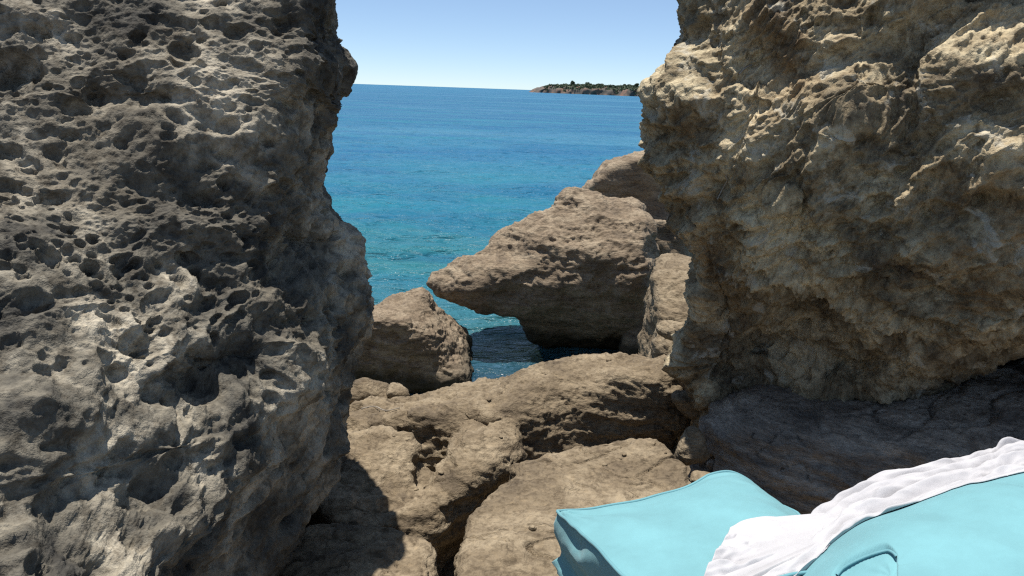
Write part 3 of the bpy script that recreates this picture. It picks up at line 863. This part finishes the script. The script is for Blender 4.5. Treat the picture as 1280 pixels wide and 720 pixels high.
def skin_body(G, zbot, inset, bulge, K=26, wr=None, floor=None):
    """closed soft body: top skin G (h,w,3), wall going down from its rim, bottom cap"""
    h, w = G.shape[:2]
    v = G.reshape(-1, 3); i = np.arange(h * w).reshape(h, w)
    rim = np.concatenate([i[0, :-1], i[:-1, -1], i[-1, :0:-1], i[:0:-1, 0]])
    R = v[rim]; cen = R.mean(0)
    out = R - cen; out[:, 2] = 0; out /= np.linalg.norm(out, axis=1, keepdims=True)
    fs = [grid_faces(h, w)]; vs = [v]; prev = rim; base = len(v)
    zb = zbot if np.isscalar(zbot) else zbot
    for k_ in range(1, K + 1):
        t = k_ / K
        z = R[:, 2] * (1 - t) + zb * t
        ring = np.stack([R[:, 0], R[:, 1], z], 1) + out * (bulge * np.sin(np.pi * t) ** 0.8 - inset * t)[..., None] * 1.0
        if wr is not None: ring = ring + out * wr(ring, t)[:, None]
        ids = base + np.arange(len(rim)); base += len(rim)
        vs.append(ring); fs.append(np.stack([prev, ids, np.roll(ids, -1), np.roll(prev, -1)], 1)); prev = ids
    c = vs[-1].mean(0); vs.append(c[None])
    tri = np.stack([prev, np.full(len(prev), base), np.roll(prev, -1)], 1)
    q = np.concatenate(fs)
    nrm = grid_normals(G)[h // 2, w // 2]
    if nrm[2] < 0: q = q[:, ::-1]; tri = tri[:, ::-1]
    return np.concatenate(vs), [q, tri], R

def radial(G, c, amp, reach, k, seed):
    q = G - c; r = np.linalg.norm(q, axis=-1); a = np.arctan2(q[..., 1], q[..., 0])
    pp_ = np.stack([a * k, r * 3, 0 * r], -1).reshape(-1, 3)
    return amp * perlin(pp_, 1.0, seed).reshape(r.shape) * np.exp(-r / reach) * sstep(0.0, 0.03, r)

def cushion(label, ctrl, nv, nu, zbot, inset, bulge, top_fn, wall_fn, pipe_r, extra=None):
    A = np.asarray(ctrl, float)
    D = catmull(catmull(A, nv, 0), nu, 1)
    G = P(D[..., 0], D[..., 1], D[..., 2])
    n = grid_normals(G)
    if n[nv // 2, nu // 2, 2] < 0: n = -n
    U, Vv = np.meshgrid(np.linspace(0, 1, nu), np.linspace(0, 1, nv))
    G = G + n * top_fn(G, U, Vv, D)[..., None]
    v, f, R = skin_body(G, zbot, inset, bulge, wr=wall_fn)
    e = bpy.data.objects.new("cushion", None); C.objects.link(e)
    e.location = (float(R[:, 0].mean()), float(R[:, 1].mean()), zbot)
    tag(e, label, "cushion", "turquoise lounge cushions")
    link("cover", mesh_from("cover", v, f), M_blue, e)
    cen = R.mean(0)
    o_ = R - cen; o_[:, 2] = 0; o_ /= np.linalg.norm(o_, axis=1, keepdims=True)
    pv, pf = tube(R + o_ * pipe_r * 0.5 + [0, 0, pipe_r * 0.25], pipe_r, True)
    link("piping", mesh_from("piping", pv, pf), M_pipe, e)
    if extra: extra(e, G, D)
    return e, v, f

# left cushion: far edge first
Lc = [[(697, 640, 1.78), (765, 630, 1.84), (840, 614, 1.90), (910, 592, 1.97), (968, 628, 1.92)],
      [(727, 668, 1.64), (790, 652, 1.70), (857, 634, 1.76), (925, 618, 1.82), (1000, 652, 1.76)],
      [(764, 704, 1.50), (825, 690, 1.54), (890, 674, 1.59), (960, 660, 1.64), (1030, 690, 1.60)],
      [(826, 765, 1.30), (885, 745, 1.34), (950, 728, 1.39), (1015, 720, 1.42), (1075, 745, 1.40)]]
def top1(G, U, V_, D):
    p = G.reshape(-1, 3)
    w = (np.sin(np.pi * U) * np.sin(np.pi * V_)) ** 0.7
    d = 0.022 * w
    d += 0.012 * fbm(p, (4, 3, 3), 2, 2).reshape(U.shape)
    for ci, se in ((G[0, 0], 3.0), (G[0, -1], 9.0)): d += radial(G, ci, 0.018 if se < 5 else 0.010, 0.16, 2.6, se)
    edge = np.exp(-(np.minimum(U, 1 - U) / 0.06))                       # puckers along the left seam
    d += 0.003 * edge * perlin(p, 26, 7).reshape(U.shape) * (U < 0.5)
    d += 0.006 * ridged(p, (3, 10, 3), 2, 8).reshape(U.shape) * np.exp(-((U - 0.8) / 0.2) ** 2)
    return d
def wall1(ring, t):
    q = ring.copy(); q[:, 2] *= 1.5
    return 0.040 * math.sin(math.pi * t) * ridged(q, (3.4, 3.4, 4.2), 2, 4.5) * 0.8
cush1, v1, f1 = cushion("turquoise lounge cushion with a piped seam, lying in front of the flat tan slab", Lc, 120, 150, 1.23, 0.10, 0.01, top1, wall1, 0.0042)

Rc = [[(955, 728, 1.56), (1040, 668, 1.62), (1120, 634, 1.66), (1220, 604, 1.70), (1330, 580, 1.74), (1450, 565, 1.78)],
      [(985, 748, 1.37), (1055, 688, 1.44), (1130, 652, 1.48), (1220, 626, 1.52), (1330, 606, 1.55), (1450, 598, 1.58)],
      [(1015, 800, 1.19), (1078, 732, 1.27), (1140, 698, 1.31), (1230, 676, 1.34), (1340, 660, 1.37), (1460, 650, 1.40)],
      [(1065, 880, 1.04), (1115, 800, 1.11), (1175, 768, 1.14), (1255, 745, 1.16), (1350, 735, 1.19), (1480, 725, 1.22)]]
arch = catmull(np.array([(1046, 722, 1.24), (1056, 712, 1.26), (1080, 700, 1.275), (1106, 692, 1.285), (1116, 694, 1.27), (1123, 702, 1.25), (1127, 712, 1.22)], float), 60, 0)
def top2(G, U, V_, D):
    p = G.reshape(-1, 3)
    w = (np.sin(np.pi * U) * np.sin(np.pi * V_)) ** 0.6
    d = 0.02 * w + 0.010 * fbm(p, (4, 4, 3), 2, 12).reshape(U.shape)
    d += radial(G, P(1118, 700, 1.27), 0.006, 0.2, 2.0, 41.0)
    R_ = p @ np.array([[0.6, 0.8, 0], [-0.8, 0.6, 0], [0, 0, 1]])
    d += 0.012 * ridged(R_, (1.6, 7, 2), 2, 18).reshape(U.shape) * sstep(0.35, 0.9, U)
    # the pinched corner: sunken below the arched seam
    ya = np.interp(D[..., 0].ravel(), arch[:, 0][:50], arch[:, 1][:50], left=900, right=900).reshape(U.shape)
    d -= 0.016 * sstep(0, 4, D[..., 1] - ya) * (D[..., 0] < 1127)
    return d
def wall2(ring, t): return 0.02 * math.sin(math.pi * t) * ridged(ring, (5, 5, 7), 2, 6.5) * 0.8
def arch_pipe(e, G, D):
    bv = BVHTree.FromPolygons([tuple(x) for x in G.reshape(-1, 3)], [tuple(int(k_) for k_ in q) for q in grid_faces(*G.shape[:2])])
    pa = []
    for a in arch[:47]:
        d = Vector(P(a[0], a[1] - 3, 1.0) - CAM).normalized()
        hit = bv.ray_cast(Vector(CAM), d)
        if hit[0] is not None: pa.append(np.array(hit[0] - d * 0.002))
    pv, pf = tube(np.array(pa), 0.003)
    link("corner_piping", mesh_from("corner_piping", pv, pf), M_pipe, e)
cush2, v2, f2 = cushion("plump turquoise lounge cushion with an arched corner seam, partly under the white cloth", Rc, 135, 220, 1.23, 0.03, 0.03, top2, wall2, 0.0042, arch_pipe)

def cloth():
    up = [(912, 668, 1.60), (934, 661, 1.63), (998, 659, 1.66), (1040, 624, 1.72), (1100, 593, 1.75), (1180, 575, 1.78), (1235, 560, 1.80), (1262, 550, 1.82), (1330, 548, 1.86)]
    lo = [(872, 745, 1.34), (940, 742, 1.36), (1010, 716, 1.42), (1062, 673, 1.50), (1112, 648, 1.54), (1190, 626, 1.57), (1245, 612, 1.59), (1285, 602, 1.61), (1370, 588, 1.65)]
    up = np.array(up, float); lo = np.array(lo, float)
    up[:, 1] += [3, 4, 5, 9, 9, 9, 11, 13, 13]
    nu, nv = 320, 110
    U_ = catmull(up, nu, 0); L_ = catmull(lo, nu, 0)
    t = np.linspace(0, 1, nv)[:, None, None]
    D = U_[None] * (1 - t) + L_[None] * t
    G = P(D[..., 0], D[..., 1], D[..., 2])
    n = grid_normals(G)
    if n[nv // 2, nu // 2, 2] < 0: n = -n
    s = np.linspace(0, 1, nu)[None].repeat(nv, 0); tt = t[..., 0].repeat(nu, 1)
    p = np.stack([s * 9, tt * 3, 0 * s], -1).reshape(-1, 3)
    wob = fbm(p, (1, 1, 1), 2, 4).reshape(s.shape)
    ph = tt * 3.4 + 0.45 * wob + 0.5 * s - 0.25 * np.sin(s * 5)
    fold = np.abs(np.sin(np.pi * ph)) ** 0.7
    d = 0.012 * np.sin(np.pi * np.clip(tt, 0, 1)) ** 0.5 + 0.030 * (fold - 0.5)
    p2 = np.stack([s * 9 + tt * 1.5, tt * 3 + 0.25 * np.sin(s * 7), 0 * s], -1).reshape(-1, 3)
    d += 0.006 * ridged(p2, (0.22, 1.4, 1), 2, 51.0).reshape(s.shape)
    d += 0.0025 * ridged(p, (1.0, 1.5, 1), 2, 9).reshape(s.shape)
    d += 0.005 * fbm(p, (1.6, 3, 1), 2, 29).reshape(s.shape)
    d += 0.012 * np.exp(-((s - 0.86) / 0.05) ** 2) * np.exp(-(tt / 0.25) ** 2)
    G = G + n * d[..., None]
    bv = BVHTree.FromPolygons([tuple(x) for x in np.concatenate([v1, v2])], [tuple(int(a) for a in q) for q in f1[0]] + [tuple(int(a) + len(v1) for a in q) for q in f2[0]])
    flat = G.reshape(-1, 3)
    for k_ in range(len(flat)):
        h = bv.ray_cast(Vector((flat[k_, 0], flat[k_, 1], 2.4)), Vector((0, 0, -1)))
        if h[0] is not None and flat[k_, 2] < h[0].z + 0.004: flat[k_, 2] = h[0].z + 0.004 + 0.15 * 0.01 * fold.ravel()[k_]
    G = flat.reshape(G.shape)
    # rim curls down to what it lies on
    h_, w_ = G.shape[:2]; i = np.arange(h_ * w_).reshape(h_, w_)
    rim = np.concatenate([i[0, :-1], i[:-1, -1], i[-1, :0:-1], i[:0:-1, 0]])
    zb = np.empty(len(rim))
    for k_, r_ in enumerate(rim):
        h = bv.ray_cast(Vector((flat[r_, 0], flat[r_, 1], 2.4)), Vector((0, 0, -1)))
        zb[k_] = max(flat[r_, 2] - 0.04, h[0].z + 0.0015 if h[0] is not None else -9)
        zb[k_] = min(zb[k_], flat[r_, 2] - 0.001)
    v, f, R = skin_body(G, zb, 0.004, 0.004, K=6)
    o = link("towel", mesh_from("towel", v, f), M_white, None, np.array([v[:, 0].mean(), v[:, 1].mean(), v[:, 2].min()]))
    tag(o, "crumpled white cotton cloth draped across the turquoise cushions", "cloth")
cloth()

# ------------------------------------------------------------------ twigs and pebbles
def simple_mat(name, col, rough=0.9):
    m, nt, out = new_mat(name)
    tc = N(nt, "ShaderNodeTexCoord")
    c = mixc(nt, noise(nt, tc.outputs["Object"], 30, 4, 0.6), tuple(x * 0.6 for x in col), tuple(x * 1.3 for x in col))
    b = N(nt, "ShaderNodeBsdfPrincipled"); setin(b, Roughness=rough); nt.links.new(c, b.inputs[0]); nt.links.new(b.outputs[0], out.inputs[0])
    return m
M_twig = simple_mat("dry_twig", (0.30, 0.27, 0.23))
dg = bpy.context.evaluated_depsgraph_get()
def cast(px, py):
    d = Vector(P(px, py, 1.0) - CAM).normalized()
    h = scene.ray_cast(dg, Vector(CAM), d)
    return (np.array(h[1]), np.array(h[2])) if h[0] else (P(px, py, 3.0), np.array([0, -1, 0]))
dg = bpy.context.evaluated_depsgraph_get(); dg.update()
for pl, lab in (([(898, 248), (905, 236), (909, 226), (908, 218)], "short bent dry twig stuck to the big boulder's shaded flank by the gap"),
                ([(922, 92), (931, 84), (938, 80)], "small dry twig lodged in the gully near the big boulder's top"),
                ([(452, 512), (468, 509), (482, 514), (500, 511)], "thin dry stem lying on the long ridge's end beside the pitted rock")):
    q = []
    for a in pl:
        h, nn = cast(*a); q.append(h + nn * 0.006)
    q = catmull(np.array(q), 16, 0)
    v, f = tube(q, 0.0028, n=6)
    o = link("dry_twig", mesh_from("dry_twig", v, f), M_twig, None, q[0])
    tag(o, lab, "twig", "dry twigs caught on the rocks")

# pebbles and grit in the gaps: stuff
def pebbles():
    rs = np.random.RandomState(3)
    bm = bmesh.new(); bmesh.ops.create_icosphere(bm, subdivisions=2, radius=1.0)
    bv = np.array([v.co[:] for v in bm.verts]); bf = np.array([[v.index for v in f.verts] for f in bm.faces]); bm.free()
    V_, F_ = [], []; n = 0; k = 0
    while k < 260:
        x, y = rs.uniform(-1.0, 1.1), rs.uniform(2.3, 4.3)
        h = scene.ray_cast(dg, Vector((x, y, 1.25)), Vector((0, 0, -1)))
        if not h[0] or h[4].name not in ("ground", "ridge_rock", "slab_rock", "stone_block"): continue
        if h[4].name != "ground" and (h[2].z < 0.93 or rs.rand() < 0.8): k += 0.2; continue
        r = 0.006 + 0.03 * rs.rand() ** 3 if h[4].name != "ground" else 0.012 + 0.05 * rs.rand() ** 2
        if h[4].name != "ground": r = min(r, 0.013)
        q = bv * r * np.array([rs.uniform(.8, 1.3), rs.uniform(.8, 1.3), rs.uniform(.5, .8)])
        q = q + bv * (perlin(bv, 1.6, rs.rand() * 90) * r * 0.5)[:, None]
        a = rs.rand() * 6.28; q = q @ np.array([[math.cos(a), -math.sin(a), 0], [math.sin(a), math.cos(a), 0], [0, 0, 1]])
        V_.append(q + np.array(h[1]) + [0, 0, r * 0.35]); F_.append(bf + n); n += len(bv); k += 1
    o = link("pebbles", mesh_from("pebbles", np.concatenate(V_), np.concatenate(F_)), M_tan)
    tag(o, "scattered tan pebbles and grit in the gaps between the rocks", "pebbles", kind="stuff")
pebbles()
